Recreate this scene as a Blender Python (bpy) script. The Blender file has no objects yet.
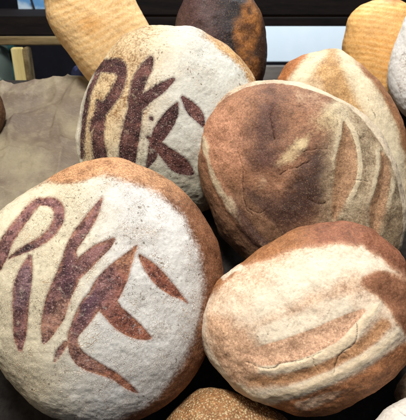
import bpy, math, random
import numpy as np
from mathutils import Vector, Matrix
random.seed(4); np.random.seed(4)
S = bpy.context.scene
COL = S.collection

# ------------------------------------------------------------------ camera
PITCH = math.radians(25.0)
CAM = np.array([0.0, 0.0, 1.30])
FOV = math.radians(45.0)
RX = np.array([1.0, 0, 0])
FW = np.array([0, math.cos(PITCH), -math.sin(PITCH)])
UP = np.array([0, math.sin(PITCH), math.cos(PITCH)])
cd = bpy.data.cameras.new('camera'); cam = bpy.data.objects.new('camera', cd); COL.objects.link(cam)
cam.location = CAM; cam.rotation_euler = (math.pi/2 - PITCH, 0, 0)
cd.sensor_fit = 'VERTICAL'; cd.angle = FOV; cd.clip_start = 0.02; cd.clip_end = 50
cd.dof.use_dof = True; cd.dof.focus_distance = 0.62; cd.dof.aperture_fstop = 9.0
S.camera = cam
S.render.resolution_x = 990; S.render.resolution_y = 1024

# ------------------------------------------------------------------ world, lamps, exposure
W = bpy.data.worlds.new('World'); S.world = W; W.use_nodes = True
W.node_tree.nodes['Background'].inputs[0].default_value = (0.88, 0.90, 1.0, 1)
W.node_tree.nodes['Background'].inputs[1].default_value = 0.10
def area(name, loc, target, size, energy, col):
    l = bpy.data.lights.new(name, 'AREA'); l.energy = energy; l.size = size; l.color = col
    o = bpy.data.objects.new(name, l); COL.objects.link(o); o.location = loc
    o.rotation_euler = (Vector(target) - Vector(loc)).to_track_quat('-Z', 'Y').to_euler()
    return o
area('key_light', (-0.08, 0.16, 2.25), (0.0, 0.66, 1.02), 0.34, 27.5, (1.0, 0.97, 0.93))
area('warm_light', (-1.1, 0.15, 1.75), (0.0, 0.65, 1.05), 0.4, 3.2, (1.0, 0.80, 0.52))
area('added_board_light', (0.30, 1.50, 2.15), (0.36, 1.95, 1.10), 0.4, 26.0, (0.92, 0.97, 1.0))  # added light with no real lamp there, brightens the pale blue board
S.view_settings.view_transform = 'Standard'; S.view_settings.look = 'None'
S.view_settings.exposure = 0.0; S.view_settings.gamma = 1.0

# ------------------------------------------------------------------ helpers: space
KPX = 2*math.tan(FOV/2)/420.0
def ray(u, v):
    return FW + RX*((u-203.0)*KPX) + UP*((210.0-v)*KPX)
def at(u, v, d):
    return CAM + ray(u, v)*d
def project(P):
    Q = P - CAM
    z = Q @ FW
    return np.stack([203.0 + (Q @ RX)/z/KPX, 210.0 - (Q @ UP)/z/KPX], 1)

# ------------------------------------------------------------------ helpers: noise
def _h(i, j, k):
    n = (i*73856093) ^ (j*19349663) ^ (k*83492791)
    n = (n ^ (n >> 13)) & 0x7fffffff
    n = (n*(n*n*15731 + 789221) + 1376312589) & 0x7fffffff
    return n/float(0x7fffffff)
def vnoise(p):
    f = np.floor(p); i = f.astype(np.int64); t = p - f; t = t*t*t*(t*(t*6-15)+10)
    x, y, z = i[:, 0], i[:, 1], i[:, 2]
    out = 0
    for a in (0, 1):
        wx = t[:, 0] if a else 1-t[:, 0]
        for b in (0, 1):
            wy = t[:, 1] if b else 1-t[:, 1]
            for c in (0, 1):
                wz = t[:, 2] if c else 1-t[:, 2]
                out = out + wx*wy*wz*_h(x+a, y+b, z+c)
    return out
def fbm(p, freq, octv=3, seed=0):
    p = p*freq + np.array([seed*13.7+100, seed*7.1+100, seed*3.3+100])
    s = 0; a = 1; tot = 0
    for _ in range(octv):
        s = s + a*vnoise(p); tot += a; a *= 0.5; p = p*2.03 + 17.1
    return s/tot - 0.5
def sstep(a, b, x):
    t = np.clip((x-a)/(b-a), 0, 1); return t*t*(3-2*t)
def mix(a, b, t):
    t = np.asarray(t)[:, None]; return a*(1-t) + np.asarray(b)*t

# ------------------------------------------------------------------ helpers: outlines
def closed_curve(pts, n):
    pts = np.array(pts, float); m = len(pts); res = []
    for i in range(m):
        p0, p1, p2, p3 = pts[i-1], pts[i], pts[(i+1) % m], pts[(i+2) % m]
        t = np.linspace(0, 1, 24, endpoint=False)[:, None]
        res.append(0.5*((2*p1) + (-p0+p2)*t + (2*p0-5*p1+4*p2-p3)*t**2 + (-p0+3*p1-3*p2+p3)*t**3))
    c = np.concatenate(res); c2 = np.vstack([c, c[:1]])
    L = np.concatenate([[0], np.cumsum(np.linalg.norm(np.diff(c2, axis=0), axis=1))])
    s = np.linspace(0, L[-1], n, endpoint=False)
    return np.stack([np.interp(s, L, c2[:, 0]), np.interp(s, L, c2[:, 1])], 1)
def stroke_sd(q, pts):
    """signed distance to a brush stroke: points (x, y, half width)"""
    best = np.full(len(q), 1e9)
    P = np.array(pts, float)
    # smooth the polyline with catmull-rom
    ext = np.vstack([2*P[0]-P[1], P, 2*P[-1]-P[-2]]); fine = []
    for i in range(len(P)-1):
        p0, p1, p2, p3 = ext[i:i+4]
        for t in np.linspace(0, 1, 5, endpoint=False):
            fine.append(0.5*((2*p1)+(-p0+p2)*t+(2*p0-5*p1+4*p2-p3)*t*t+(-p0+3*p1-3*p2+p3)*t**3))
    fine.append(P[-1]); fine = np.array(fine); fine[:, 2] = np.maximum(fine[:, 2], 0.3)
    for a, b in zip(fine[:-1], fine[1:]):
        d = b[:2]-a[:2]; L2 = d @ d + 1e-9
        t = np.clip(((q-a[:2]) @ d)/L2, 0, 1)
        c = a[:2] + t[:, None]*d
        best = np.minimum(best, np.linalg.norm(q-c, axis=1) - (a[2]+(b[2]-a[2])*t))
    return best
def poly_sd(q, pts, smooth=True):
    P = closed_curve(pts, 90) if smooth else np.array(pts, float)
    best = np.full(len(q), 1e9); inside = np.zeros(len(q), bool)
    for i in range(len(P)):
        a = P[i-1]; b = P[i]; d = b-a
        t = np.clip(((q-a) @ d)/(d @ d+1e-12), 0, 1)
        best = np.minimum(best, np.linalg.norm(q-(a+t[:, None]*d), axis=1))
        c = ((a[1] > q[:, 1]) != (b[1] > q[:, 1])) & (q[:, 0] < (b[0]-a[0])*(q[:, 1]-a[1])/(b[1]-a[1]+1e-12)+a[0])
        inside ^= c
    return np.where(inside, -best, best)

# ------------------------------------------------------------------ helpers: objects
def tag(o, label=None, cat=None, group=None, kind=None):
    if label: o['label'] = label
    if cat: o['category'] = cat
    if group: o['group'] = group
    if kind: o['kind'] = kind
    return o
def empty(name, loc):
    o = bpy.data.objects.new(name, None); COL.objects.link(o); o.location = loc; o.empty_display_size = 0.05
    return o
def mesh_obj(name, V, F, mat, parent=None, smooth=True, attrs=None, normals=None):
    me = bpy.data.meshes.new(name); me.from_pydata([tuple(v) for v in V], [], F); me.materials.append(mat)
    me.polygons.foreach_set('use_smooth', [smooth]*len(me.polygons))
    for k, a in (attrs or {}).items():
        if a.ndim == 1:
            at_ = me.attributes.new(k, 'FLOAT', 'POINT'); at_.data.foreach_set('value', a.astype(np.float32))
        else:
            at_ = me.attributes.new(k, 'FLOAT_COLOR', 'POINT')
            at_.data.foreach_set('color', np.hstack([a, np.ones((len(a), 1))]).astype(np.float32).ravel())
    me.update()
    if normals is not None: me.normals_split_custom_set_from_vertices([tuple(n) for n in normals])
    o = bpy.data.objects.new(name, me); COL.objects.link(o)
    if parent: o.parent = parent
    return o
def box_vf(x0, x1, y0, y1, z0, z1, bev=0.003):
    """bevelled box as verts/faces"""
    import bmesh
    bm = bmesh.new(); bmesh.ops.create_cube(bm, size=1)
    for v in bm.verts:
        v.co = ((x0+x1)/2+v.co.x*(x1-x0), (y0+y1)/2+v.co.y*(y1-y0), (z0+z1)/2+v.co.z*(z1-z0))
    bmesh.ops.bevel(bm, geom=bm.edges[:], offset=bev, segments=2, affect='EDGES')
    bm.verts.index_update()
    V = [tuple(v.co) for v in bm.verts]; F = [[v.index for v in f.verts] for f in bm.faces]; bm.free()
    return V, F
def box(name, dims, mat, parent=None, bev=0.003, M=None):
    V, F = box_vf(*dims, bev=bev)
    if M is not None: V = [tuple(M @ Vector(v)) for v in V]
    return mesh_obj(name, V, F, mat, parent, smooth=False)

# ------------------------------------------------------------------ materials
class NT:
    def __init__(s, name):
        s.m = bpy.data.materials.new(name); s.m.use_nodes = True; s.t = s.m.node_tree
        s.b = s.t.nodes['Principled BSDF']
    def n(s, typ, **kw):
        nd = s.t.nodes.new(typ)
        for k, v in kw.items(): setattr(nd, k, v)
        return nd
    def put(s, sock, v):
        if isinstance(v, bpy.types.NodeSocket): s.t.links.new(v, sock)
        else: sock.default_value = v
    def math(s, op, a, b=0.0, c=0.0, clamp=False):
        nd = s.n('ShaderNodeMath', operation=op, use_clamp=clamp)
        s.put(nd.inputs[0], a); s.put(nd.inputs[1], b); s.put(nd.inputs[2], c); return nd.outputs[0]
    def step(s, v, a, b, to0=0.0, to1=1.0):
        nd = s.n('ShaderNodeMapRange', interpolation_type='SMOOTHSTEP')
        s.put(nd.inputs[0], v); s.put(nd.inputs[1], a); s.put(nd.inputs[2], b); s.put(nd.inputs[3], to0); s.put(nd.inputs[4], to1)
        return nd.outputs[0]
    def mix(s, f, a, b, blend='MIX'):
        nd = s.n('ShaderNodeMix', data_type='RGBA', blend_type=blend)
        s.put(nd.inputs[0], f)
        for sk, v in ((nd.inputs[6], a), (nd.inputs[7], b)):
            s.put(sk, v if isinstance(v, bpy.types.NodeSocket) else (*v, 1)[:4])
        return nd.outputs[2]
    def noise(s, vec, scale, detail=4, rough=0.55, dist=0.0):
        nd = s.n('ShaderNodeTexNoise'); s.put(nd.inputs['Vector'], vec)
        nd.inputs['Scale'].default_value = scale; nd.inputs['Detail'].default_value = detail
        nd.inputs['Roughness'].default_value = rough; nd.inputs['Distortion'].default_value = dist
        return nd.outputs['Fac']
    def voro(s, vec, scale, feature='F1', rnd=1.0):
        nd = s.n('ShaderNodeTexVoronoi', feature=feature); s.put(nd.inputs['Vector'], vec)
        nd.inputs['Scale'].default_value = scale; nd.inputs['Randomness'].default_value = rnd
        return nd.outputs['Distance']
    def attr(s, name):
        nd = s.n('ShaderNodeAttribute', attribute_name=name); return nd
    def obj(s):
        return s.n('ShaderNodeTexCoord').outputs['Object']
    def warp(s, vec, scale, amt):
        nd = s.n('ShaderNodeTexNoise'); s.put(nd.inputs['Vector'], vec); nd.inputs['Scale'].default_value = scale
        sub = s.n('ShaderNodeVectorMath', operation='SUBTRACT'); s.put(sub.inputs[0], nd.outputs['Color']); sub.inputs[1].default_value = (.5, .5, .5)
        ma = s.n('ShaderNodeVectorMath', operation='MULTIPLY_ADD'); s.put(ma.inputs[0], sub.outputs[0]); ma.inputs[1].default_value = (amt,)*3; s.put(ma.inputs[2], vec)
        return ma.outputs[0]
    def bump(s, h, strength, dist, normal=None):
        nd = s.n('ShaderNodeBump'); s.put(nd.inputs['Height'], h); nd.inputs['Strength'].default_value = strength
        nd.inputs['Distance'].default_value = dist
        if normal is not None: s.put(nd.inputs['Normal'], normal)
        return nd.outputs[0]

def bread_material(name, flour_col=(0.74, 0.70, 0.62), crackle=0.5, cells=330, grain=1.0, gloss=0.62, seedy=0.0, soft=0.0, relief=1.0, mott=1.0, fgrain=1.0):
    """crust colour, flour, mark and crack come as per-vertex attributes; everything fine is procedural"""
    t = NT(name); v = t.obj()
    w = t.warp(v, 160, 0.004)
    crust = t.attr('crust').outputs['Color']; flour = t.attr('flour').outputs['Fac']
    mark = t.attr('mark').outputs['Fac']; crack = t.attr('crack').outputs['Fac']
    n1 = t.noise(v, 55, 5, 0.6); n2 = t.noise(v, 330, 4, 0.65); n3 = t.noise(v, 1300, 3, 0.7); n4 = t.noise(v, 18, 3)
    # crust: blotchy browning with tiny blisters
    k = t.math('ADD', t.math('MULTIPLY_ADD', n1, 0.9, 0.10), t.math('MULTIPLY', n2, 0.9))
    base = t.mix(1.0, crust, t.mix(t.step(k, 0.62, 1.38), (0.38, 0.31, 0.27), (1.65, 1.74, 1.85)), 'MULTIPLY')
    base = t.mix(mott, crust, base)
    g1 = t.noise(v, 620, 3, 0.7); base = t.mix(t.step(g1, 0.50, 0.66, 0.0, 0.55*mott), base, t.mix(1.0, base, (1.9, 2.1, 2.3), 'MULTIPLY'))
    base = t.mix(t.step(g1, 0.48, 0.34, 0.0, 0.6*mott), base, t.mix(1.0, base, (0.42, 0.36, 0.32), 'MULTIPLY'))
    bl = t.voro(w, 420); base = t.mix(t.step(bl, 0.12, 0.42, 0.45*grain, 0.0), base, (0.34, 0.20, 0.10))
    base = t.mix(t.step(n3, 0.60, 0.74, 0.0, 0.40*grain), base, (0.40, 0.27, 0.15))
    base = t.mix(t.step(n3, 0.42, 0.28, 0.0, 0.55*grain), base, (0.045, 0.018, 0.010))
    # flour: dusty edge, crackled where the crust has stretched
    edge = t.voro(t.warp(v, 120, 0.006), cells, 'DISTANCE_TO_EDGE')
    edge2 = t.voro(t.warp(v, 300, 0.003), cells*2.3, 'DISTANCE_TO_EDGE')
    cr = t.math('MULTIPLY', t.step(edge, 0.0, 0.10, 1.0, 0.0), t.math('MULTIPLY', t.step(n1, 0.44, 0.64), t.step(n2, 0.38, 0.58)))
    cr2 = t.math('MULTIPLY', t.step(edge2, 0.0, 0.10, 0.7, 0.0), t.step(n4, 0.42, 0.62))
    crk = t.math('MULTIPLY', t.math('MAXIMUM', cr, cr2), crackle)
    a = t.math('ADD', flour, t.math('MULTIPLY_ADD', n1, 0.75, -0.375))
    a = t.math('ADD', a, t.math('MULTIPLY_ADD', n2, 0.95*fgrain, -0.475*fgrain))
    a = t.math('ADD', a, t.math('MULTIPLY_ADD', n3, 0.55*fgrain, -0.275*fgrain))
    fm = t.math('MULTIPLY', t.step(a, 0.28-0.45*soft, 0.78+0.35*soft), 1.0-0.12*soft)
    fm = t.math('MULTIPLY', fm, t.math('SUBTRACT', 1.0, crk))
    # crisp marks left bare by the stencil
    e = t.math('ADD', mark, t.math('MULTIPLY_ADD', n2, 2.0, -1.0)); e = t.math('ADD', e, t.math('MULTIPLY_ADD', n3, 1.2, -0.6))
    mm = t.step(e, -0.55, 0.55, 1.0, 0.0)
    dustm = t.step(t.math('ADD', t.noise(v, 95, 4, .7), t.math('MULTIPLY', n3, .18)), 0.66, 0.80, 0.0, 0.75); mm = t.math('MULTIPLY', mm, t.math('SUBTRACT', 1.0, dustm))
    mc = t.mix(1.0, crust, t.mix(t.step(t.noise(v, 75, 4, .7), 0.38, 0.62), (0.40, 0.33, 0.36), (1.6, 1.6, 1.6)), 'MULTIPLY')
    mc = t.mix(t.step(n2, 0.46, 0.66, 0.0, 0.45), mc, t.mix(1.0, crust, (2.3, 2.7, 2.7), 'MULTIPLY'))
    mc = t.mix(t.step(n2, 0.46, 0.32, 0.0, 0.6), mc, t.mix(1.0, crust, (0.30, 0.25, 0.25), 'MULTIPLY'))
    mc = t.mix(t.step(t.noise(v, 560, 3, 0.8), 0.585, 0.66, 0.0, 0.85), mc, (0.56, 0.40, 0.36))
    halo = t.step(e, 0.2, 2.6, 0.45, 0.0)
    fm = t.math('MULTIPLY', fm, t.math('SUBTRACT', 1.0, halo))
    fcol = t.mix(t.step(n2, 0.3, 0.7), tuple(c*0.86 for c in flour_col), tuple(min(c*1.06, .86) for c in flour_col))
    tint = t.attr('tint').outputs['Color']; fcol = t.mix(1.0, fcol, tint, 'MULTIPLY')
    c = t.mix(fm, base, fcol)
    # stray dark pits in the flour
    fl = t.math('MULTIPLY', t.step(t.noise(t.warp(v, 60, .02), 400, 2, .5, .6), 0.60, 0.67), t.step(t.noise(v, 34, 3), 0.44, 0.62))
    c = t.mix(t.math('MULTIPLY', fl, 0.75*min(1, grain)), c, (0.15, 0.105, 0.065))
    pit = t.math('MULTIPLY', t.step(t.voro(w, 105), 0.07, 0.16, 1.0, 0.0), t.step(n4, 0.48, 0.58))
    c = t.mix(t.math('MULTIPLY', pit, 0.75*min(1, grain)), c, (0.10, 0.065, 0.035))
    c = t.mix(mm, c, mc)
    if seedy:
        sv = t.voro(t.warp(v, 200, 0.002), 340)
        c = t.mix(t.step(sv, 0.34, 0.50, seedy, 0.0), c, t.mix(t.step(n2, .4, .6), (0.46, 0.29, 0.12), (0.78, 0.63, 0.38)))
    # split cracks
    ce = t.math('ADD', crack, t.math('MULTIPLY_ADD', n2, 1.2, -0.6))
    ce = t.math('ADD', ce, t.math('MULTIPLY_ADD', n1, 2.0, -0.9)); cm = t.step(ce, -0.55, 0.35, 0.65, 0.0)
    c = t.mix(t.math('MULTIPLY', cm, 0.9), c, (0.035, 0.016, 0.010))
    t.put(t.b.inputs['Base Color'], c)
    t.put(t.b.inputs['Roughness'], t.math('ADD', t.math('MULTIPLY', fm, 0.25), t.math('MULTIPLY_ADD', n2, 0.3, gloss-0.15)))
    t.b.inputs['Specular IOR Level'].default_value = 0.32
    h = t.math('MULTIPLY_ADD', n2, 0.55, t.math('MULTIPLY', n3, 0.25))
    h = t.math('SUBTRACT', h, t.math('MULTIPLY', crk, 0.35)); h = t.math('ADD', h, t.math('MULTIPLY', fm, 0.22))
    h = t.math('ADD', h, t.math('MULTIPLY', mm, t.math('MULTIPLY_ADD', t.noise(v, 420, 3, .6), 1.6, -0.9))); h = t.math('SUBTRACT', h, t.math('MULTIPLY', cm, 1.0))
    if seedy: h = t.math('ADD', h, t.step(sv, 0.1, 0.5, seedy*1.3, 0.0))
    nb = t.bump(n1, 0.35*relief, 0.004)
    t.put(t.b.inputs['Normal'], t.bump(h, 0.75*relief, 0.0016, nb))
    return t.m

def simple(name, c0, c1, scale, rough=0.7, stretch=(1, 1, 1), bump=0.3, bd=0.002, spec=0.3):
    t = NT(name); v = t.obj()
    mp = t.n('ShaderNodeMapping'); t.put(mp.inputs[0], v); mp.inputs['Scale'].default_value = stretch
    n = t.noise(mp.outputs[0], scale, 6, 0.6); n2 = t.noise(mp.outputs[0], scale*7, 4, 0.6)
    k = t.math('ADD', t.math('MULTIPLY', n, 0.7), t.math('MULTIPLY', n2, 0.3))
    t.put(t.b.inputs['Base Color'], t.mix(t.step(k, 0.35, 0.65), c0, c1))
    t.b.inputs['Roughness'].default_value = rough; t.b.inputs['Specular IOR Level'].default_value = spec
    t.put(t.b.inputs['Normal'], t.bump(k, bump, bd))
    return t.m

# ------------------------------------------------------------------ the setting
M_wall = simple('dark_wall', (0.006, 0.006, 0.010), (0.012, 0.012, 0.018), 4, 0.9)
M_floor = simple('dark_floor', (0.02, 0.018, 0.016), (0.035, 0.03, 0.028), 6, 0.9)
tag(mesh_obj('wall', [(-4, 3.2, -.2), (4, 3.2, -.2), (4, 3.2, 4), (-4, 3.2, 4)], [[0, 1, 2, 3]], M_wall, smooth=False), kind='structure')
tag(mesh_obj('floor', [(-4, -3, 0), (4, -3, 0), (4, 3.2, 0), (-4, 3.2, 0)], [[0, 1, 2, 3]], M_floor, smooth=False), kind='structure')

# sloping display stand: two legs pairs, a board and a front lip
SL = math.radians(30.0)
def bedz(y): return CAM[2] - 0.505 + math.tan(SL)*(y - 0.436)
M_dkwood = simple('dark_wood', (0.005, 0.004, 0.005), (0.014, 0.010, 0.009), 9, 0.75, (1, 8, 8), spec=.12)
M_wood = simple('worn_wood', (0.10, 0.068, 0.030), (0.25, 0.185, 0.09), 7, 0.65, (1, 8, 8))
M_strip = simple('brown_strip', (0.06, 0.035, 0.025), (0.10, 0.06, 0.045), 9, .6, (1, 8, 8))
M_cream = simple('cream_wood', (0.52, 0.42, 0.17), (0.68, 0.57, 0.27), 8, 0.6, (8, 8, 1))
stand = tag(empty('display_stand', (0, 0.66, 0)), 'dark sloping display stand under the brown paper and the heap of loaves', 'display stand')
y0, y1 = 0.22, 1.0
V = [(-0.62, y0-.66, bedz(y0)-.01), (0.62, y0-.66, bedz(y0)-.01), (0.62, y1-.66, bedz(y1)-.01), (-0.62, y1-.66, bedz(y1)-.01)]
V += [(a, b, c-0.022) for a, b, c in V]
mesh_obj('board', V, [[0, 1, 2, 3], [7, 6, 5, 4], [0, 4, 5, 1], [1, 5, 6, 2], [2, 6, 7, 3], [3, 7, 4, 0]], M_dkwood, stand, smooth=False)
for sx in (-0.57, 0.57):
    for yy in (y0+.06, y1-.06):
        box('leg', (sx-.022, sx+.022, yy-.66-.022, yy-.66+.022, 0.002, bedz(yy)-.05), M_dkwood, stand)
box('front_lip', (-0.62, 0.62, y0-.66-.024, y0-.66-.002, bedz(y0)-.05, bedz(y0)+.05), M_dkwood, stand)

# crumpled brown paper lining the stand
t = NT('brown_paper'); v = t.obj(); n = t.noise(v, 9, 5); n2 = t.noise(v, 60, 5, .6); n3 = t.noise(v, 500, 2)
c = t.mix(t.step(n, .38, .62), (0.16, 0.12, 0.088), (0.27, 0.228, 0.145)); c = t.mix(t.step(n2, .5, .70, 0, .3), c, (0.37, 0.32, 0.21)); c = t.mix(t.step(n2, .48, .34, 0, .25), c, (0.12, .085, .06))
c = t.mix(t.step(n3, .5, .8, 0, .35), c, (0.13, .09, .06)); fib = t.n('ShaderNodeMapping'); t.put(fib.inputs[0], v); fib.inputs['Scale'].default_value = (1, 9, 1); c = t.mix(t.step(t.noise(fib.outputs[0], 130, 4, .7), .5, .68, 0, .4), c, (0.34, .28, .19))
t.put(t.b.inputs['Base Color'], c); t.b.inputs['Roughness'].default_value = .72
t.put(t.b.inputs['Normal'], t.bump(n2, .5, .004)); M_paper = t.m
gx, gy = 260, 200
X, Yy = np.meshgrid(np.linspace(-0.60, -0.095, gx), np.linspace(0.57, 0.970, gy))
P2 = np.stack([X.ravel(), Yy.ravel(), np.zeros(gx*gy)], 1)
PW = P2 + np.stack([.05*fbm(P2, 9, 2, 15), .05*fbm(P2, 9, 2, 16), 0*P2[:, 0]], 1)
rid = 1-2*np.abs(fbm(PW*np.array([1, 1.4, 1]), 12, 1, 5)) ; rid2 = 1-2*np.abs(fbm(PW, 27, 1, 9)); rid3 = 1-2*np.abs(fbm(PW, 60, 1, 19))
hz = 0.024*(np.abs(rid)**1.5*np.sign(rid)-.5) + 0.010*(rid2-.6) + 0.002*(rid3-.6) + 0.007*np.clip(1-2*np.abs(fbm(PW, 7, 1, 33)), 0, 1)**8 + 0.005*np.clip(1-2*np.abs(fbm(PW, 16, 1, 34)), 0, 1)**8 - 0.005*np.clip(1-2*np.abs(fbm(PW, 11, 1, 35)), 0, 1)**8 + 0.012*fbm(P2, 6, 1, 2)
top = sstep(0.93, 0.97, P2[:, 1]); Z = bedz(P2[:, 1]) + np.maximum(hz, -0.006) + 0.008
Vp = np.stack([P2[:, 0], P2[:, 1] + 0.010*fbm(P2, 14, 2, 3)*top, Z], 1) - np.array([0, .66, .9])
Fp = [[j*gx+i, j*gx+i+1, (j+1)*gx+i+1, (j+1)*gx+i] for j in range(gy-1) for i in range(gx-1)]
pp = mesh_obj('paper_liner', Vp, Fp, M_paper); pp.location = (0, .66, .9)
sm = pp.modifiers.new('thick', 'SOLIDIFY'); sm.thickness = 0.0012
gx2, gy2 = 200, 190
X2, Y2 = np.meshgrid(np.linspace(-0.605, 0.605, gx2), np.linspace(0.235, 0.985, gy2)); P3 = np.stack([X2.ravel(), Y2.ravel(), 0*X2.ravel()], 1)
Zc = bedz(P3[:, 1]) + .003 + .030*np.maximum(fbm(P3*np.array([1, .45, 1]), 12, 2, 41)+.1, 0)*sstep(.64, .56, P3[:, 1])
M_cloth = simple('gap_shade_cloth', (0.018, 0.015, 0.014), (0.034, 0.030, 0.027), 120, .9, spec=.1)  # near-black cloth, spread under everything to paint deep shade between the loaves
dc = mesh_obj('gap_shade_sheet', np.stack([P3[:, 0], P3[:, 1], Zc], 1) - np.array([0, .45, .8]), [[j*gx2+i, j*gx2+i+1, (j+1)*gx2+i+1, (j+1)*gx2+i] for j in range(gy2-1) for i in range(gx2-1)], M_cloth); dc.location = (0, .45, .8)
tag(dc, 'dark folded cloth spread under the loaves, standing in for the black shade in the gaps', 'cloth')
tag(pp, 'crumpled brown wrapping paper lying under the loaves, bare at the left', 'paper')

# ------------------------------------------------------------------ loaves
def make_loaf(name, label, cat, group, outline, apex, depth, cf, cb, mat, paint, n=2.3, nt=480, nf=120, nb=36, lump=0.004, seed=1, lift=None, parts=None, back=None):
    oc = np.array(outline, float); cen = (oc.max(0)+oc.min(0))/2
    O = at(cen[0], cen[1], depth)
    ez = CAM - O; ez /= np.linalg.norm(ez); ex = RX - ez*(RX @ ez); ex /= np.linalg.norm(ex); ey = np.cross(ez, ex)
    def to_local(p):
        R = np.array([ray(a, b) for a, b in p]); tt = ((O-CAM) @ ez)/(R @ ez); X_ = CAM + R*tt[:, None] - O
        return np.stack([X_ @ ex, X_ @ ey], 1)
    Lc = to_local(closed_curve(outline, nt)); A = to_local([apex])[0]; B = to_local([back or cen])[0]
    if (Lc[:, 0]*np.roll(Lc[:, 1], -1) - np.roll(Lc[:, 0], -1)*Lc[:, 1]).sum() < 0: Lc = Lc[::-1]
    rows = []
    for ph in np.concatenate([np.linspace(0, math.pi/2, nf+1)[1:], np.linspace(math.pi/2, math.pi, nb+1)[1:-1]]):
        fr = ph <= math.pi/2+1e-6; tt = math.sin(ph)**(2/n); zz = math.copysign(abs(math.cos(ph))**(2/n), math.cos(ph))*(cf if fr else cb)
        if abs(math.cos(ph)) < 1e-9: zz = 0
        C0 = A if fr else B
        xy = C0 + tt*(Lc-C0); rows.append(np.hstack([xy, np.full((nt, 1), zz)]))
    V = np.concatenate([np.array([[A[0], A[1], cf]])] + rows + [np.array([[B[0], B[1], -cb]])])
    nrw = len(rows); F = []
    for i in range(nt): F.append([0, 1+i, 1+(i+1) % nt])
    for j in range(nrw-1):
        a0 = 1+j*nt; b0 = a0+nt
        F += [[a0+i, b0+i, b0+(i+1) % nt, a0+(i+1) % nt] for i in range(nt)]
    last = len(V)-1; a0 = 1+(nrw-1)*nt
    for i in range(nt): F.append([a0+i, last, a0+(i+1) % nt])
    quads = np.array([f if len(f) == 4 else [f[0], f[1], f[2], f[2]] for f in F])
    def vnorm(V):
        a = V[quads[:, 2]]-V[quads[:, 0]]; b = V[quads[:, 3]]-V[quads[:, 1]]
        fn = np.cross(a, b); tri = quads[:, 2] == quads[:, 3]
        fn[tri] = np.cross(V[quads[tri, 1]]-V[quads[tri, 0]], V[quads[tri, 2]]-V[quads[tri, 0]])
        N = np.zeros_like(V)
        for k in range(4): np.add.at(N, quads[:, k], fn)
        return N/(np.linalg.norm(N, axis=1)[:, None]+1e-12)
    N = vnorm(V)
    fr = sstep(-0.25*cb, 0.0, V[:, 2])
    Wd = O + V[:, :1]*ex + V[:, 1:2]*ey + V[:, 2:]*ez
    q = project(Wd)
    at_ = paint(q, V, fr)
    h = lump*2.2*fbm(V, 13, 2, seed) + lump*0.9*fbm(V, 42, 2, seed+1) + 0.0012*fbm(V, 150, 2, seed+2)
    if lift is not None: h = h + lift(q, V, fr, at_)
    if 'mark' in at_: h = h - 0.0007*sstep(1.5, -1.5, at_['mark'])*fr
    if 'crack' in at_: h = h - 0.0006*sstep(1.6, -0.6, at_['crack'])*fr
    V = V + N*h[:, None]; N = vnorm(V)
    one = np.ones(len(V))
    full = {'crust': at_['crust'], 'flour': at_['flour']*fr, 'mark': np.where(fr > .5, at_.get('mark', one*50), 50.0),
            'crack': np.where(fr > .5, at_.get('crack', one*50), 50.0), 'tint': at_.get('tint', np.ones((len(V), 3)))}
    # split off the parts: faces whose middle lies inside a part's outline
    fid = np.zeros(len(F), int)
    if parts:
        qc = q[quads].mean(1); frc = fr[quads].mean(1); zc = V[quads].mean(1)[:, 2]
        cand = np.where((frc > .6) & (zc > 0.002))[0]
        bb = np.full(len(cand), 1e9); bi = np.zeros(len(cand), int)
        for k, (pn, strokes) in enumerate(parts):
            for st in strokes:
                d = st(qc[cand]); m = d < np.minimum(bb, 0); bi[m] = k+1; bb = np.minimum(bb, d)
        fid[cand] = bi
    root = None
    for k in range(0, 1+(len(parts) if parts else 0)):
        idx = np.where(fid == k)[0]
        if len(idx) < 4: continue
        used = np.unique(quads[idx].ravel()); remap = -np.ones(len(V), int); remap[used] = np.arange(len(used))
        Fk = [[int(remap[a]) for a in F[i]] for i in idx]
        ob = mesh_obj(name if k == 0 else parts[k-1][0], V[used], Fk, mat, root, True, {a: b[used] for a, b in full.items()}, N[used])
        if k == 0:
            root = ob
            M = Matrix(((ex[0], ey[0], ez[0], O[0]), (ex[1], ey[1], ez[1], O[1]), (ex[2], ey[2], ez[2], O[2]), (0, 0, 0, 1)))
            ob.matrix_world = M; tag(ob, label, cat, group)
    return root

M_bread = bread_material('floured_crust', (0.69, 0.67, 0.62), crackle=.9, cells=310, soft=.32, relief=.8)
M_bread_warm = bread_material('bare_crust', (0.62, 0.53, 0.40), crackle=0.4, cells=300, soft=.5, mott=.8, grain=.7, fgrain=.8)
M_bread_front = bread_material('golden_crust', (0.80, 0.73, 0.61), crackle=0.2, cells=300, grain=0.6, soft=.7, relief=.7, mott=.7, fgrain=.55)
M_seedy = bread_material('seeded_crust', (0.6, 0.48, 0.28), crackle=0.2, grain=1.2, seedy=0.75)
M_smooth = bread_material('smooth_flour', (0.80, 0.77, 0.70), crackle=0.05, grain=0.15, relief=.4)
M_ribbed = bread_material('ribbed_crust', (0.76, 0.58, 0.31), crackle=0.0, grain=0.12, relief=.35, mott=.35)

def strokes_fn(st): return lambda q: stroke_sd(q, st)
G1 = 'loaves with letter marks'
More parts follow.
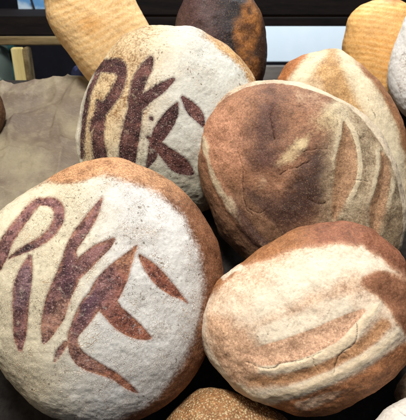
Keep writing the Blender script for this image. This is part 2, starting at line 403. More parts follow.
# ---- front left marked loaf
FL_out = [(-18, 245), (0, 214), (22, 197), (49, 180), (74, 167), (102, 160.5), (122, 160.5), (145, 169), (170, 183), (195, 207), (212, 234), (220, 258), (221, 285), (217, 312), (210, 338), (200, 364), (185, 387), (164, 405), (140, 418), (108, 427), (76, 423), (50, 414), (32, 402), (13, 383), (0, 365), (-14, 340), (-23, 308), (-25, 276)]
FL_face = [(-30, 245), (-5, 208), (18, 192), (45, 180), (60, 179), (81, 175), (98, 172), (120, 177), (145, 187), (169, 202), (184, 219), (196, 246), (203, 280), (201, 312), (196, 337), (185, 359), (174, 377), (158, 396), (140, 410), (110, 424), (76, 426), (50, 419), (28, 407), (8, 388), (-8, 368), (-24, 340), (-34, 300)]
FL_P = [[(40, 200, 3), (33, 206, 4.5), (18, 225, 5.5), (6, 243, 6.2), (2, 256, 5.5), (-2, 268, 3)],
        [(40, 202, 3), (51, 202, 4.8), (58, 208, 5.6), (58.5, 219, 5.2), (53, 230, 4.8), (44, 239, 4.2), (30, 247, 4), (20, 252, 3), (9, 258, .8)]]
FL_P2 = [[(30, 257, 2), (26, 272, 6.5), (22.5, 285, 8.8), (20.5, 300, 8.6), (20, 318, 7.6), (19.5, 335, 6.4), (20, 349, 2.5)]]
FL_K = [[(102, 198, .8), (96, 210, 4), (88, 223, 5.8), (78, 237, 6.6), (71, 250, 5.8), (70, 262, 8.5), (67.5, 277, 11.8), (62, 289, 11.8), (57, 302, 11.6), (54, 314, 11.2), (50, 324, 8.8), (47, 334, 5.8), (44, 342, 2)],
        [(113, 240, 2), (106, 246, 5), (97, 252, 7), (86, 262, 8), (74, 272, 9)]]
FL_S = [[(136, 247, 1), (131, 254, 3.5), (124, 264, 7.6), (116, 276, 12), (108, 288, 14.5), (102, 298, 14)], [(106, 302, 11), (113, 312, 9.5), (122, 321, 10), (133, 329, 8.6), (143, 335, 5), (150, 338, 1.5)],
        [(104, 296, 12), (92, 304, 10), (83, 318, 8.6), (77, 328, 6.5), (73, 336, 5.2), (73, 344, 4.8), (75.5, 352, 6), (82, 360, 7), (92, 366, 6.5), (103, 371, 5), (114, 376, 3.8), (123, 383, 3.6), (130, 388, 2.8), (137, 393, .8)]]
FL_L = [[(66, 343, 2.5), (59, 353, 3), (55, 361, .8)]]
FL_A = [[(140, 256, 1.5), (150, 268, 6), (162, 281, 7), (173, 291, 5), (181, 297, 2), (188, 303, .6)]]
def sd_all(q, groups):
    d = np.full(len(q), 50.0)
    for g in groups:
        for st in g: d = np.minimum(d, stroke_sd(q, st))
    return d
def paint_FL(q, V, fr):
    sd = poly_sd(q, FL_face)
    wob = 5*fbm(V, 60, 3, 3)
    flour = 1.12 - sstep(-12, 6, sd+wob*1.3)*.95 - sstep(0, 18, sd)*.35 + .12*fbm(V, 22, 3, 31)
    notch = sstep(13, -5, stroke_sd(q, [(62, 172, 5), (75, 172, 5), (90, 166, 4)]) + wob*1.4); flour -= 0.95*notch
    flour -= 0.22*sstep(40, -25, stroke_sd(q, [(95, 190, 12), (72, 240, 18), (45, 300, 22)]))
    dust = sstep(9, 0, stroke_sd(q, [(138, 230, 2), (132, 258, 4)])+wob*.7); flour -= .35*dust
    smear = sstep(12, 0, stroke_sd(q, [(148, 334, 4), (162, 330, 5)])+wob); flour -= .42*smear
    crust = mix(np.tile([0.185, 0.072, 0.030], (len(q), 1)), (0.12, 0.045, 0.02), sstep(.0, .25, fbm(V, 30, 3, 8)))
    crust = mix(crust, (0.42, 0.21, 0.095), sstep(40, 0, q[:, 1]-172))
    crust = mix(crust, (0.30, 0.19, 0.10), sstep(0, -20, sd))
    msd = sd_all(q, [FL_P, FL_P2, FL_K, FL_S, FL_L, FL_A])
    mcol = mix(np.tile([0.155, 0.070, 0.064], (len(q), 1)), (0.205, 0.068, 0.040), sstep(95, 140, q[:, 0] + .3*(q[:, 1]-300) + 40*fbm(V, 30, 2, 77)))
    mcol = mix(mcol, (0.125, 0.072, 0.082), .8*sstep(16, 0, stroke_sd(q, [(24, 275, 3), (21, 300, 5)]) + 30*fbm(V, 40, 2, 75)))
    mcol = mix(mcol, (0.26, 0.135, 0.090), .75*sstep(14, -2, stroke_sd(q, [(56, 312, 4), (50, 330, 4)]) + 40*fbm(V, 45, 2, 76)))
    mcol = mix(mcol, (0.26, 0.135, 0.090), .6*sstep(10, -2, stroke_sd(q, [(72, 336, 3), (80, 358, 4), (100, 370, 3)]) + 40*fbm(V, 45, 2, 74)))
    mcol = mix(mcol, (0.27, 0.125, 0.060), .7*sstep(12, -2, stroke_sd(q, [(133, 252, 3), (124, 264, 4)]) + 30*fbm(V, 45, 2, 73)))
    mcol = mix(mcol, (0.060, 0.022, 0.030), .8*sstep(12, -4, stroke_sd(q, [(70, 262, 4), (64, 285, 5)]) + 40*fbm(V, 40, 2, 78)))
    mcol = mix(mcol, (0.055, 0.024, 0.038), .8*sstep(12, -4, stroke_sd(q, [(90, 303, 5), (82, 318, 4)]) + 40*fbm(V, 40, 2, 80)))
    mcol = mix(mcol, (0.030, 0.016, 0.016), .9*sstep(6, -1, stroke_sd(q, [(14, 255, 1), (30, 247, 2), (36, 243, 1)]) + 10*fbm(V, 60, 2, 79)))
    mcol = mix(mcol, (0.26, 0.12, 0.06), .45*sstep(-3.2, -.3, msd + 5*fbm(V, 70, 2, 81)))
    crust = mix(crust, mcol, sstep(3.5, 1.2, msd))
    tint = mix(np.tile([0.99, 1.0, 1.02], (len(q), 1)), (1.0, 0.90, 0.66), sstep(125, 45, q[:, 0] + .15*(q[:, 1]-290) + 40*fbm(V, 25, 3, 4))*.85)  # warm shade at left, cool light at right, painted into the flour tint
    return {'crust': crust, 'flour': flour, 'mark': msd, 'tint': tint}
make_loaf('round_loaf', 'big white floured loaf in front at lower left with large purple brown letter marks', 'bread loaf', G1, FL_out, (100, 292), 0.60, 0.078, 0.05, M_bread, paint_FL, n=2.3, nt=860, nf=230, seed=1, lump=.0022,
          parts=[('letter_mark', [strokes_fn(s) for s in FL_P]), ('letter_mark', [strokes_fn(s) for s in FL_P2]), ('letter_mark', [strokes_fn(s) for s in FL_K]),
                 ('letter_mark', [strokes_fn(s) for s in FL_S]), ('letter_mark', [strokes_fn(s) for s in FL_L]), ('apostrophe_mark', [strokes_fn(s) for s in FL_A])])

# ---- back left marked loaf
BL_out = [(79, 118), (85, 91), (97, 68), (116, 44), (134, 31.5), (153, 26.5), (182, 27), (200, 32), (220, 42), (236, 55), (248, 69), (256, 85), (262, 112), (258, 150), (240, 188), (205, 212), (160, 216), (112, 204), (88, 182), (79, 162), (75.5, 140)]
BL_T = [[(101, 61, 3), (94, 77, 2.2), (87.8, 96, 2.2), (83.6, 116, 2.0), (81.3, 138, 1.7), (81.6, 158, 1.3)]]
BL_P = [[(102, 65, 6.2), (110, 65.5, 7), (118, 67, 7), (121.5, 76, 4.4), (118, 87, 4.8), (111, 99, 5.2), (102, 110, 5), (96.5, 117, 3.4), (92.5, 123, 2.4), (90, 131, .8)],
        [(97, 101, .8), (100, 108, 4), (98.5, 127, 5), (98, 142, 6), (100, 157, 6.8), (102, 170, 5)]]
BL_K = [[(151, 59, 2.5), (147, 67, 5.8), (139, 83, 6.7), (135, 99, 6.2), (134.5, 110, 7.2), (132, 126, 8.8), (129, 143, 9), (127, 160, 8.4), (125, 175, 6)],
        [(173, 80, 2), (162, 88, 5), (150, 96, 5.6), (138, 105, 6.5)]]
BL_S = [[(177, 104, 1.5), (171, 116, 6.6), (162, 130, 7.6), (155, 143, 5.6), (152, 157, 4.6), (147, 167, 1.6)], [(155, 143, 5), (166, 153, 6.4), (178, 164, 9), (188, 171, 5), (192, 174, 2)], [(147, 137, 1), (154, 143, 4)], [(151, 118, 1.8), (152, 120, 1.2)]]
BL_A = [[(183, 98, 2), (192, 109, 6), (199, 117, 5), (203, 125, 2)]]
def paint_BL(q, V, fr):
    wob = 6*fbm(V, 60, 3, 13)
    flour = 1.02 + .3*fbm(V, 24, 3, 17) - 0.50*sstep(168, 110, q[:, 0] - .35*(100-q[:, 1]) + 2*wob) - .20*sstep(30, 5, np.abs(q[:, 0]-150)+wob)*sstep(60, 100, q[:, 1])  # flour thins leftwards to paint in the shaded tan side
    o = poly_sd(q, BL_out)
    brim = sstep(-5.0, -2.6, o+.1*wob)*sstep(112, 92, q[:, 0]); flour += 0.9*brim
    flour -= .75*sstep(-13, -1, o + wob*.8)*sstep(178, 215, q[:, 0])
    crust = mix(np.tile([0.44, 0.26, 0.115], (len(q), 1)), (0.50, 0.27, 0.09), sstep(-.1, .2, fbm(V, 30, 2, 5)))
    msd = sd_all(q, [BL_T, BL_P, BL_K, BL_S, BL_A])
    mcol = mix(np.tile([0.055, 0.020, 0.018], (len(q), 1)), (0.115, 0.046, 0.036), sstep(-.05, .2, fbm(V, 35, 3, 66)))
    crust = mix(crust, mcol, sstep(3, 1, msd))
    tint = mix(np.tile([0.80, 0.83, 0.85], (len(q), 1)), (0.98, 0.78, 0.50), sstep(190, 105, q[:, 0] + .25*(q[:, 1]-100) + 2*wob)*.9)  # tint carries the warm shade of the left side and cool light opposite
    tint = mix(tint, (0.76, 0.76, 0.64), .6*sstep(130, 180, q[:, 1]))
    tint = mix(tint, (1.1, 1.08, 1.0), brim)
    return {'crust': crust, 'flour': flour, 'mark': msd, 'tint': tint}
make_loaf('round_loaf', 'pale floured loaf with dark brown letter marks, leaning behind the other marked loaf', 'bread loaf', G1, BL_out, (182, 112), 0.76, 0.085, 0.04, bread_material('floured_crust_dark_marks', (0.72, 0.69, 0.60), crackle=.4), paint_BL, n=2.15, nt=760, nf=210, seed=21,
          parts=[('letter_mark', [strokes_fn(s) for s in BL_T]), ('letter_mark', [strokes_fn(s) for s in BL_P]), ('letter_mark', [strokes_fn(s) for s in BL_K]), ('letter_mark', [strokes_fn(s) for s in BL_S]), ('apostrophe_mark', [strokes_fn(s) for s in BL_A])])

# ---- big brown loaf, middle right
MR_out = [(198, 150), (201, 128), (210, 111), (226, 94), (243, 86), (262, 82.5), (293, 82.5), (308, 86.5), (331, 95), (353, 108), (372, 127), (388, 152), (398, 176), (404, 204), (404, 230), (397, 254), (375, 278), (330, 292), (290, 288), (260, 272), (241, 254), (224, 236), (211, 213), (202, 190), (197, 168)]
MR_S1 = [[(343, 124, 1), (346, 140, 6), (346, 160, 10.5), (344, 180, 10.5), (338, 200, 6.5), (334, 217, 2)]]
MR_S2 = [[(381, 153, 1), (385, 166, 4), (382, 187, 6.4), (377, 207, 7), (374, 228, 5), (372, 240, 2)]]
MR_cr = [[(240, 133, .1), (240, 160, .4), (242, 180, .5), (247, 196, .6), (246, 208, .4), (252, 214, .1)], [(281, 175, .1), (290, 170, .5), (303, 166, .5), (312, 160, .2)], [(272, 140, .1), (274, 120, .5), (278, 104, .1)], [(246, 206, .3), (258, 212, .5), (268, 209, .2)], [(266, 212, .4), (262, 224, .2)], [(306, 150, .1), (318, 146, .4), (332, 150, .1)], [(348, 180, .1), (356, 180, .5), (366, 182, .1)], [(377, 204, .1), (383, 202, .5), (388, 204, .1)], [(310, 196, .1), (322, 203, .4), (330, 200, .1)]]
def wig(q, V, a):
    return q + a*np.stack([fbm(V, 90, 3, 71), fbm(V, 90, 3, 72)], 1) + 1.6*a*np.stack([fbm(V, 30, 2, 73), fbm(V, 30, 2, 74)], 1)
def paint_MR(q, V, fr):
    wob = 9*fbm(V, 50, 4, 23); o = poly_sd(q, MR_out)
    c = np.tile([0.25, 0.115, 0.058], (len(q), 1))
    c = mix(c, (0.40, 0.190, 0.105), sstep(28, -10, np.hypot(q[:, 0]-228, q[:, 1]-140)-22+wob*2))
    c = mix(c, (0.075, 0.030, 0.022), .9*sstep(20, -9, stroke_sd(q, [(276, 100, 4), (268, 118, 10), (262, 138, 12), (266, 158, 10)]) + 3.0*wob))
    c = mix(c, (0.042, 0.017, 0.011), .96*sstep(20, -9, stroke_sd(q, [(318, 156, 10), (312, 185, 16), (296, 210, 16), (265, 222, 12)]) + 3.0*wob))
    c = mix(c, (0.075, 0.035, 0.024), .85*sstep(18, -6, stroke_sd(q, [(250, 205, 8), (262, 235, 12), (300, 250, 12)])+2*wob))
    right = sstep(318, 340, q[:, 0] + .1*(q[:, 1]-150) + 2*wob)
    c = mix(c, (0.29, 0.215, 0.125), .85*right)
    flour = -.36 + .9*fbm(V, 26, 3, 27) + .74*right*(1-.5*sstep(190, 230, q[:, 1]))
    flour += .42*sstep(18, -4, stroke_sd(q, [(262, 96, 2), (300, 96, 8), (330, 110, 9)])+wob)
    flour -= .55*np.maximum(sstep(20, -6, stroke_sd(q, [(276, 100, 4), (268, 118, 10), (262, 138, 12), (266, 158, 10)]) + 2.6*wob), sstep(20, -6, stroke_sd(q, [(318, 166, 8), (312, 185, 14), (296, 210, 16), (265, 222, 12)]) + 2.6*wob))
    flour += 1.05*sstep(12, -6, stroke_sd(q, [(276, 164, 3), (288, 156, 7), (301, 147, 6)])+1.8*wob) + .62*sstep(16, -6, stroke_sd(q, [(306, 140, 4), (318, 128, 6), (326, 118, 5)])+1.8*wob)
    flour += .55*sstep(9, -5, stroke_sd(q, [(256, 160, 4), (262, 175, 6), (262, 185, 5)])+1.6*wob)
    band = stroke_sd(q, [(205, 138, 1.5), (207, 152, 2.5), (211, 170, 3.2), (218, 187, 3.5), (228, 203, 3.5), (240, 220, 3.2), (254, 237, 2.5), (268, 248, 1.5)])
    flour += sstep(4.5, -3, band+wob*.7)*(1.35-.6*sstep(180, 235, q[:, 1]))
    rim = sstep(-4.2, -2.2, o+.15*wob)*sstep(206, 226, q[:, 0] + .6*(130-q[:, 1]))*sstep(262, 235, q[:, 1])
    flour += 1.1*rim
    outer = sstep(2, 7, band)*sstep(0, 10, q[:, 1]-(q[:, 0]-205)*1.0-150)
    c = mix(c, (0.20, 0.10, 0.05), outer*.7)
    s = np.minimum(stroke_sd(q, MR_S1[0]), stroke_sd(q, MR_S2[0]))
    sm_ = sstep(2.6, -2.2, s+.4*wob); c = mix(c, (0.31, 0.170, 0.086), sm_); flour = flour*(1-sm_) - .3*sm_
    lip = sstep(3.5, 1.5, np.abs(s-2.5)); flour += (.42 + 2.0*fbm(V, 40, 2, 91))*lip*(s > .4)*sstep(330, 344, q[:, 0])
    cr = sd_all(wig(q, V, 5), [MR_cr]); 
    tint = mix(np.tile([1.0, .97, .86], (len(q), 1)), (1.15, 1.1, 1.05), rim)
    tint = mix(tint, (1.06, .97, .70), .8*sstep(18, -4, stroke_sd(q, [(276, 164, 4), (301, 147, 6), (322, 124, 6)])))
    return {'crust': c, 'flour': flour, 'crack': cr, 'tint': tint, '_s': s, '_rim': rim, '_band': band}
def lift_MR(q, V, fr, a):
    return fr*(-0.0030*sstep(2, -9, a['_s']) + 0.0012*sstep(7, 0, np.abs(a['_s']-3)) + .002*sstep(4, -2, a['_band']))
make_loaf('scored_loaf', 'big round brown loaf with dark scorched middle and pale rim, right of the letter loaves', 'bread loaf', None, MR_out, (292, 172), 0.70, 0.075, 0.04, M_bread_warm, paint_MR, n=2.3, nt=760, nf=210, seed=41, lift=lift_MR,
          parts=[('score_cut', [strokes_fn(MR_S1[0])]), ('score_cut', [strokes_fn(MR_S2[0])])])

# ---- golden loaf, front right
FR_out = [(200, 326), (202, 310), (211, 292), (222, 278), (240, 264), (257, 250), (279, 238), (302, 227.5), (324, 222.5), (350, 222.5), (375, 231), (396, 250), (408, 270), (415, 292), (417, 320), (412, 346), (403, 366), (385, 387), (358, 402), (331, 411.5), (300, 414.5), (276, 407), (255, 398), (236, 387), (221, 374), (208.5, 359), (201, 341)]
FR_leaf = [(240, 353), (262, 346), (294, 335), (322, 325), (348, 314), (366, 309), (358, 322), (338, 341), (308, 356), (282, 363), (262, 365), (248, 360)]
def paint_FR(q, V, fr):
    wob = 10*fbm(V, 50, 4, 33); o = poly_sd(q, FR_out)
    c = np.tile([0.60, 0.36, 0.215], (len(q), 1))
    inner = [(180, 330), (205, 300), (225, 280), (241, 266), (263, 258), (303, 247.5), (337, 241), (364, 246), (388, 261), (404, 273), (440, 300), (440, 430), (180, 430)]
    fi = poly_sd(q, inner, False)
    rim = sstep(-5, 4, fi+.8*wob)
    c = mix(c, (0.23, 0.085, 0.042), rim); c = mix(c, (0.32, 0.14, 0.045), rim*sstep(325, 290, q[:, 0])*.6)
    flour = .46 + .6*fbm(V, 24, 3, 37) - 1.0*rim
    flour += .62*sstep(14, -14, stroke_sd(q, [(262, 305, 10), (300, 280, 16), (345, 260, 10), (378, 262, 3)])+2*wob)
    flour -= .55*sstep(16, -8, stroke_sd(q, [(222, 330, 8), (235, 350, 12), (250, 375, 8)])+2*wob)
    flour -= .14*sstep(9, -6, stroke_sd(q, [(262, 322, 4), (300, 305, 6), (352, 285, 6)])+2*wob)
    br = [(362, 282), (372, 273), (383, 269), (410, 279), (430, 300), (425, 345), (402, 330), (391, 311), (378, 296)]
    bm_ = sstep(2.5, -4, poly_sd(q, br)+.6*wob); c = mix(c, (0.25, 0.105, 0.052), bm_); flour -= 1.2*bm_
    flour += .38*sstep(9, 0, stroke_sd(q, [(268, 334, 5), (295, 325, 6), (325, 313, 6), (345, 306, 3)])+.8*wob); lf = poly_sd(q, FR_leaf); lm = sstep(1.3, -1.5, lf+.3*wob); c = mix(c, (0.60, 0.355, 0.215), lm); flour = flour*(1-lm) + lm*(-.05)
    r1 = stroke_sd(q, [(262, 369, 2), (300, 363, 5), (330, 351, 7), (350, 335, 7), (368, 318, 4), (380, 304, 2)])
    r1m = sstep(4, -3, r1+.5*wob)*(1-lm); flour += .78*r1m
    # brown stripe below the first lip, then a second cream ridge, brown under it
    st = stroke_sd(q, [(252, 381, 4), (295, 377, 5), (335, 362, 6), (365, 345, 7), (385, 325, 5)])
    stm = sstep(5, -4, st+.8*wob); c = mix(c, (0.40, 0.19, 0.075), stm*.8); flour -= .62*stm
    r2 = stroke_sd(q, [(240, 384, 2), (262, 395, 3.5), (296, 390, 4.5), (335, 374, 5), (362, 361, 5), (385, 345, 4), (398, 332, 2)])
    r2m = sstep(3.5, -2.5, r2+.4*wob); flour += .85*r2m
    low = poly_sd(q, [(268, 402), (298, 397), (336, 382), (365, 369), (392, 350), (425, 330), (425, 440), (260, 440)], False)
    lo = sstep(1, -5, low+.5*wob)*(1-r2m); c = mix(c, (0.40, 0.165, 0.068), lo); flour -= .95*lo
    flour += .42*sstep(-7, -1, o+.3*wob)*sstep(245, 215, q[:, 0])
    flour += .9*sstep(3, -1, stroke_sd(q, [(222, 277, 2), (228, 271, 2.5), (238, 266, 2)])+.8*wob)
    flour += .75*sstep(5, -2, stroke_sd(q, [(300, 406, 1.5), (325, 398, 2.5), (345, 391, 3), (372, 384, 2)])+1.6*wob)
    cr = sd_all(wig(q, V, 4), [[[(356, 318, .2), (358, 332, .6), (354, 345, .7), (344, 352, .6), (336, 362, .5), (333, 372, .2)], [(311, 358, .1), (314, 366, .5), (318, 372, .1)], [(344, 352, .4), (350, 356, .2)]], [[(246, 361, .2), (264, 366.5, .5), (284, 365, .6), (306, 359, .4), (322, 352, .1)]]])
    tint = mix(np.tile([1.0, .97, .90], (len(q), 1)), (1.08, .97, .80), np.clip(r1m+r2m, 0, 1))
    return {'crust': c, 'flour': flour, 'crack': cr, 'tint': tint, '_l': lf, '_r1': r1, '_r2': r2, '_st': st}
def lift_FR(q, V, fr, a):
    return fr*(-.0013*sstep(4, -10, a['_l']) + .0019*sstep(10, -8, a['_r1']) + .0019*sstep(11, -8, a['_r2']) - .0010*sstep(7, -6, a['_st']))
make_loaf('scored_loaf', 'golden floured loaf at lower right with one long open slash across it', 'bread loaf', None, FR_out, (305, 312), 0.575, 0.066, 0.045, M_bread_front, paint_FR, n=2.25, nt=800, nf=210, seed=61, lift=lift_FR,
          parts=[('score_cut', [lambda q: poly_sd(q, FR_leaf)])])

# ---- pale loaf, back right
BR_out = [(277, 84), (281, 75), (288, 65), (300, 58), (316, 53.5), (330, 50), (344, 51.5), (359, 61), (371, 72), (384, 87), (395, 105), (404, 126), (410, 150), (414, 180), (412, 215), (404, 250), (370, 275), (325, 262), (290, 220), (275, 170), (272, 120)]
def paint_BR(q, V, fr):
    wob = 7*fbm(V, 55, 3, 43)
    c = np.tile([0.40, 0.235, 0.11], (len(q), 1))
    lft = sstep(5, -4, q[:, 0] - (288 + .75*(80-q[:, 1])) + wob); c = mix(c, (0.36, 0.13, 0.04), lft)
    flour = .42 - .5*lft
    flour += .65*sstep(7, -4, stroke_sd(q, [(290, 88, 3), (300, 74, 4), (314, 61, 3), (324, 54, 2)])+wob)
    flour += .55*sstep(9, -5, stroke_sd(q, [(345, 55, 3), (356, 72, 6), (366, 92, 7), (378, 118, 9), (392, 160, 9), (398, 200, 9)])+wob)
    mid = sstep(9, -6, stroke_sd(q, [(330, 56, 6), (330, 75, 12), (342, 95, 10), (356, 115, 8)])+1.4*wob)
    c = mix(c, (0.40, 0.22, 0.075), mid); flour -= .36*mid
    edge = sstep(-9, -2, poly_sd(q, BR_out)+.6*wob)*sstep(350, 366, q[:, 0]); c = mix(c, (0.28, 0.12, 0.05), edge); flour -= .6*edge
    cr = sd_all(q, [[[(372, 110, .2), (375, 114, .8), (376, 118, .2)]]])
    return {'crust': c, 'flour': flour, 'crack': cr, 'tint': np.tile([.92, .87, .72], (len(q), 1))}
make_loaf('round_loaf', 'pale streaked floured loaf standing behind the big scorched brown loaf', 'bread loaf', None, BR_out, (340, 150), 0.83, 0.075, 0.05, M_bread_front, paint_BR, n=2.2, nt=480, nf=130, seed=81)

# ---- dark loaf, top centre
TC_out = [(175, 26), (180, 10), (187, -3), (203, -14), (226, -17), (246, -8), (256, 5), (262, 20), (265, 39), (265.5, 66), (260, 88), (248, 108), (215, 114), (186, 92), (173, 55)]
def paint_TC(q, V, fr):
    wob = 7*fbm(V, 60, 3, 53)
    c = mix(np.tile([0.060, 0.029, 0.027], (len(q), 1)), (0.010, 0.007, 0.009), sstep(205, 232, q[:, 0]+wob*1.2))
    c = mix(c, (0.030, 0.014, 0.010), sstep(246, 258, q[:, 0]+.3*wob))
    band = [(240, -8), (246, 5), (235, 22), (234, 38), (241, 58), (247, 74), (257, 78), (253, 54), (258, 24), (254, 4), (247, -10)]
    b = sstep(5, -4, poly_sd(q, band)+1.5*wob); c = mix(c, (0.27, 0.105, 0.026), b); c = mix(c, (0.07, .028, .012), .85*b*sstep(-.12, .22, fbm(V, 75, 4, 6)))
    fl = -.6 + .30*sstep(215, 180, q[:, 0])
    return {'crust': c, 'flour': fl}
make_loaf('dark_loaf', 'very dark baked loaf with a rough orange split down its side, top middle', 'bread loaf', None, TC_out, (225, 45), 0.90, 0.07, 0.05, bread_material('dark_crust', (.4, .33, .28), grain=.6, gloss=.5), paint_TC, n=2.3, nt=520, nf=170, seed=91)

# ---- ribbed loaves
def ribbed(angle, pitch, amp, c0, c1, flour0, spot=None, seed=7):
    ca, sa = math.cos(angle), math.sin(angle)
    def ph(q, V): return (q[:, 0]*ca + q[:, 1]*sa + 12*fbm(V, 9, 2, seed) + 2.5*fbm(V, 45, 2, seed+9))*2*math.pi/pitch
    def paint(q, V, fr):
        g = .5+.5*np.sin(ph(q, V)); am = .35+1.1*(fbm(V, 25, 2, seed+3)+.3)
        c = mix(np.tile(c0, (len(q), 1)), c1, np.clip(g*am, 0, 1))
        if spot is not None: c = mix(c, spot[3], .8*sstep(spot[2], 0, np.hypot(q[:, 0]-spot[0], (q[:, 1]-spot[1])*1.3)+8*fbm(V, 60, 2, 2)))
        return {'crust': c, 'flour': flour0 + .35*(.5-g)*am, 'tint': np.ones((len(q), 3))}
    def lift(q, V, fr, a): return -amp*(.5+.5*np.sin(ph(q, V)))*fr
    return paint, lift
TL_out = [(44, 0), (38, -20), (42, -48), (68, -68), (100, -60), (122, -28), (137, 4), (149, 26), (160, 56), (158, 86), (136, 104), (108, 100), (92, 84), (82, 72), (69, 54), (55, 35), (47, 18)]
p_, l_ = ribbed(math.radians(62), 7.0, .0002, (0.80, 0.54, 0.26), (0.71, 0.43, 0.17), .16, (90, 24, 20, (0.62, 0.31, 0.09)), 3)
G2 = 'ribbed loaves along the back'
make_loaf('ribbed_loaf', 'long tan loaf with ridged crust, leaning over the bare paper at upper left', 'bread loaf', G2, TL_out, (96, 16), 0.90, 0.07, 0.05, M_ribbed, p_, n=2.4, nt=420, nf=130, seed=101, lift=l_, lump=.0012)
TR_out = [(342, 52), (345, 33), (349, 18), (359, 7), (373, 1), (386, -2), (400, 0), (412, 8), (420, 24), (424, 50), (420, 84), (404, 108), (372, 110), (348, 88)]
p_, l_ = ribbed(math.radians(92), 5.6, .0002, (0.73, 0.42, 0.15), (0.63, 0.31, 0.08), .0, (392, -3, 14, (0.25, 0.08, 0.02)), 5)
make_loaf('ribbed_loaf', 'orange brown loaf with level ridges, standing at upper right', 'bread loaf', G2, TR_out, (380, 50), 0.96, 0.065, 0.05, M_ribbed, p_, n=2.5, nt=420, nf=130, seed=111, lift=l_, lump=.0012)

# ---- loaves cut by the frame
def plain(crust, flour, tint=(1, 1, 1), seed=1, crk=None):
    def paint(q, V, fr):
        c = mix(np.tile(crust, (len(q), 1)), tuple(x*.6 for x in crust), sstep(0, .25, fbm(V, 40, 3, seed)))
        d = {'crust': c, 'flour': flour + .5*fbm(V, 30, 3, seed+1), 'tint': np.tile(tint, (len(q), 1))}
        if crk: d['crack'] = sd_all(q, [crk])
        return d
    return paint
WR_out = [(406, 15), (399, 33), (392.5, 50), (388, 73), (389, 90), (398, 108), (414, 120), (440, 118), (456, 80), (446, 30), (424, 6)]
def paint_WR(q, V, fr):
    d = plain((0.42, .33, .24), .95, (.95, .98, 1.03), 3)(q, V, fr)
    d['flour'] = 1.25 - .62*sstep(-6, -10, poly_sd(q, WR_out))*sstep(45, 55, q[:, 1]); return d
make_loaf('floured_loaf', 'white floured loaf at the right edge in front of the orange ridged loaf', 'bread loaf', None, WR_out, (420, 84), 0.86, 0.05, 0.04, M_smooth, paint_WR, n=2.4, nt=300, nf=80, seed=121, lump=.0012)
SB_out = [(164, 428), (170, 417), (182, 403), (197, 391), (211, 387), (230, 390.5), (254, 401), (275, 411), (290, 425), (297, 448), (275, 478), (222, 488), (176, 470), (160, 445)]
make_loaf('seeded_loaf', 'small golden loaf with grainy seeded crust at the bottom middle', 'bread loaf', None, SB_out, (228, 436), 0.585, 0.055, 0.04, M_seedy, plain((0.27, 0.125, 0.045), .0, (1, .9, .7), 5), n=2.2, nt=420, nf=120, seed=131)
WB_out = [(372, 426), (379, 417), (386, 409), (397, 402.5), (410, 398), (432, 400), (452, 420), (452, 450), (420, 470), (385, 460), (370, 440)]
make_loaf('white_roll', 'smooth white floured roll in the lower right corner', 'bread roll', None, WB_out, (408, 432), 0.52, 0.035, 0.03, M_smooth, plain((0.6, .52, .42), 1.35, (1, .98, .96), 7, [[(392, 406, .1), (400, 412, .35), (408, 417, .35), (420, 424, .1)]]), n=2.2, nt=300, nf=90, seed=141, lump=.0015)
RB_out = [(394, 396), (396, 387), (402, 377), (412, 368), (432, 366), (448, 384), (448, 410), (425, 424), (402, 414)]
make_loaf('brown_roll', 'brown crusted roll at the right edge just above the white roll', 'bread roll', None, RB_out, (420, 394), 0.60, 0.035, 0.03, M_bread_front, plain((0.26, 0.155, 0.085), .12, (1, .95, .85), 8), n=2.2, nt=260, nf=70, seed=151, lump=.002)
LB_out = [(-62, 112), (-50, 90), (-25, 82), (-4, 90), (4.5, 106), (4.5, 122), (-4, 136), (-28, 146), (-52, 138)]
make_loaf('brown_loaf', 'dark brown loaf at the left edge on the bare paper', 'bread loaf', None, LB_out, (-28, 114), 0.86, 0.045, 0.035, M_bread_warm, plain((0.13, 0.06, 0.03), -.2, (1, 1, 1), 9), n=2.2, nt=260, nf=70, seed=161, lump=.002)

# ------------------------------------------------------------------ the rack behind
rack = tag(empty('wooden_rack', (0, 1.40, 0)), 'dark wooden rack with rails and posts standing behind the bread', 'rack')
def wbox(name, px0, py0, px1, py1, d, thick, mat, parent, org, bev=.002):
    """upright board facing the camera side: corners given at distance d, squared up in world axes"""
    a = at(px0, py0, d); b = at(px1, py1, d)
    yc = (a[1]+b[1])/2 - org[1]
    return box(name, (min(a[0], b[0])-org[0], max(a[0], b[0])-org[0], yc, yc+thick, min(a[2], b[2])-org[2], max(a[2], b[2])-org[2]), mat, parent, bev)
RO = np.array([0, 1.40, 0])
wbox('shelf_board', -60, 16, 60, 36, 1.22, .30, M_dkwood, rack, RO)
wbox('rail', -60, 37, 170, 45.5, 1.20, .022, M_wood, rack, RO)
wbox('upper_rail', 120, -30, 480, 16, 1.25, .03, M_dkwood, rack, RO)
wbox('lower_rail', 120, 17.8, 480, 26.5, 1.25, .03, M_dkwood, rack, RO)
wbox('edge_strip', 120, 14, 480, 20, 1.284, .012, M_strip, rack, RO)
wbox('post', 16, 46, 26.5, 125, 1.215, .02, M_cream, rack, RO)
wbox('post', 27.2, 46, 31, 125, 1.22, .04, M_wood, rack, RO)
for px in (-58, 476):
    a = at(px, 40, 1.25)
    box('upright', (a[0]-.03, a[0]+.03, 1.25-1.40, 1.31-1.40, 0.002, 1.75), M_dkwood, rack)
# pale blue board behind the gap on the right
M_blue = simple('pale_blue_paint', (0.62, 0.73, 0.82), (0.68, 0.77, 0.85), 3, .6, bump=.05)
bb = wbox('back_board', 225, -60, 400, 66, 1.95, .012, M_blue, None, np.zeros(3))
tag(bb, 'plain pale blue board seen through the gap in the rack', 'board')
M_grey = simple('grey_wood', (0.10, 0.085, 0.075), (0.16, 0.14, 0.125), 6, .7, (1, 6, 6))
gb = wbox('plank', 225, 65.5, 420, 95, 1.90, .03, M_grey, None, np.zeros(3)); tag(gb, 'grey brown plank below the pale blue board', 'plank')
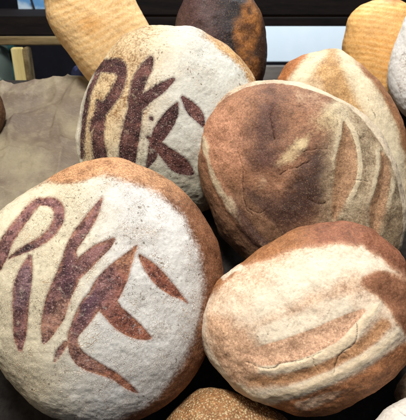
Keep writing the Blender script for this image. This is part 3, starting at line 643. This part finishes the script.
# blue printed card at the very top left
card = tag(empty('printed_card', at(30, 4, 1.45)), 'pale blue card with a dark line, above the dark shelf at top left', 'card')
co = np.array(at(30, 4, 1.45))
t = NT('blue_card'); v = t.obj(); nn = t.noise(v, 14, 3)
t.put(t.b.inputs['Base Color'], t.mix(t.step(nn, .40, .6), (0.12, 0.34, 0.66), (0.60, 0.76, 0.88))); t.b.inputs['Roughness'].default_value = .5
wbox('sheet', 17, -25, 52, 22, 1.45, .004, t.m, card, co, .0005)
M_ink = simple('dark_ink', (0.01, .01, .02), (0.02, .02, .03), 20, .6)
a = at(33, -4, 1.448)-co; b = at(37, 17, 1.448)-co; y_ = a[1]*0+ (at(30, 4, 1.45)[1]-co[1]) - .0012
mesh_obj('ink_line', [(a[0]-.003, y_-.02, a[2]), (a[0]+.003, y_-.02, a[2]), (b[0]+.003, y_-.02, b[2]), (b[0]-.003, y_-.02, b[2]), (a[0]-.003, y_-.017, a[2]), (a[0]+.003, y_-.017, a[2]), (b[0]+.003, y_-.017, b[2]), (b[0]-.003, y_-.017, b[2])],
         [[0, 1, 2, 3], [7, 6, 5, 4], [0, 4, 5, 1], [1, 5, 6, 2], [2, 6, 7, 3], [3, 7, 4, 0]], M_ink, card, smooth=False)
# glass jar behind the left post
def lathe(prof, seg=64):
    V = []; F = []
    for r, z in prof:
        for i in range(seg):
            a = 2*math.pi*i/seg; V.append((r*math.cos(a), r*math.sin(a), z))
    for j in range(len(prof)-1):
        for i in range(seg): F.append([j*seg+i, j*seg+(i+1) % seg, (j+1)*seg+(i+1) % seg, (j+1)*seg+i])
    F.append(list(range(seg))[::-1]); F.append([(len(prof)-1)*seg+i for i in range(seg)])
    return V, F
g = NT('green_glass'); g.b.inputs['Base Color'].default_value = (0.34, 0.44, 0.40, 1); g.b.inputs['Roughness'].default_value = .12
g.b.inputs['Transmission Weight'].default_value = .7; g.b.inputs['IOR'].default_value = 1.45
jl = at(-4, 82, 1.30)
V, F = lathe([(.045, 0), (.05, .006), (.05, .07), (.046, .085), (.038, .093), (.038, .10)])
jar = mesh_obj('glass_jar', V, F, g.m); jar.location = jl; tag(jar, 'greenish glass jar beside the cream post, under the rail at left', 'jar')
V, F = lathe([(.041, .1005), (.041, .116), (.039, .118)]); mesh_obj('lid', V, F, M_dkwood, jar)
M_teal = simple('teal_paint', (0.02, 0.075, 0.08), (0.04, 0.12, 0.12), 20, .35)
a = at(12, 60, 1.27)
tin = box('tin', (-.008, .008, 0, .03, -.10, .045), M_teal, None, .002); tin.location = a; tag(tin, 'narrow dark teal tin squeezed between the glass jar and the cream post', 'tin')
# corner of a blue bag under the ridged loaf
M_bag = simple('blue_cloth', (0.05, 0.07, 0.22), (0.10, 0.13, 0.34), 30, .8)
bl = at(80, 76, 0.985)
n_u, n_v = 28, 20; Vb = []; 
for j in range(n_v+1):
    for i in range(n_u):
        ph = math.pi*j/n_v; th = 2*math.pi*i/n_u
        r = math.sin(ph)**.7; Vb.append((.016*r*math.cos(th)*(1+.10*math.sin(3*th+2*ph)), .014*r*math.sin(th), .018*math.cos(ph)+.003*math.sin(4*th)))
Fb = [[j*n_u+i, (j+1)*n_u+i, (j+1)*n_u+(i+1) % n_u, j*n_u+(i+1) % n_u] for j in range(n_v) for i in range(n_u)]
bag = mesh_obj('cloth_bag', Vb, Fb, M_bag); bag.location = bl; tag(bag, 'small bunched blue cloth tucked under the tan ridged loaf', 'cloth')
# support shelf under the top row is the rack's own ledge
wbox('ledge', -60, 128, 480, 140, 1.02, .20, M_dkwood, rack, RO)
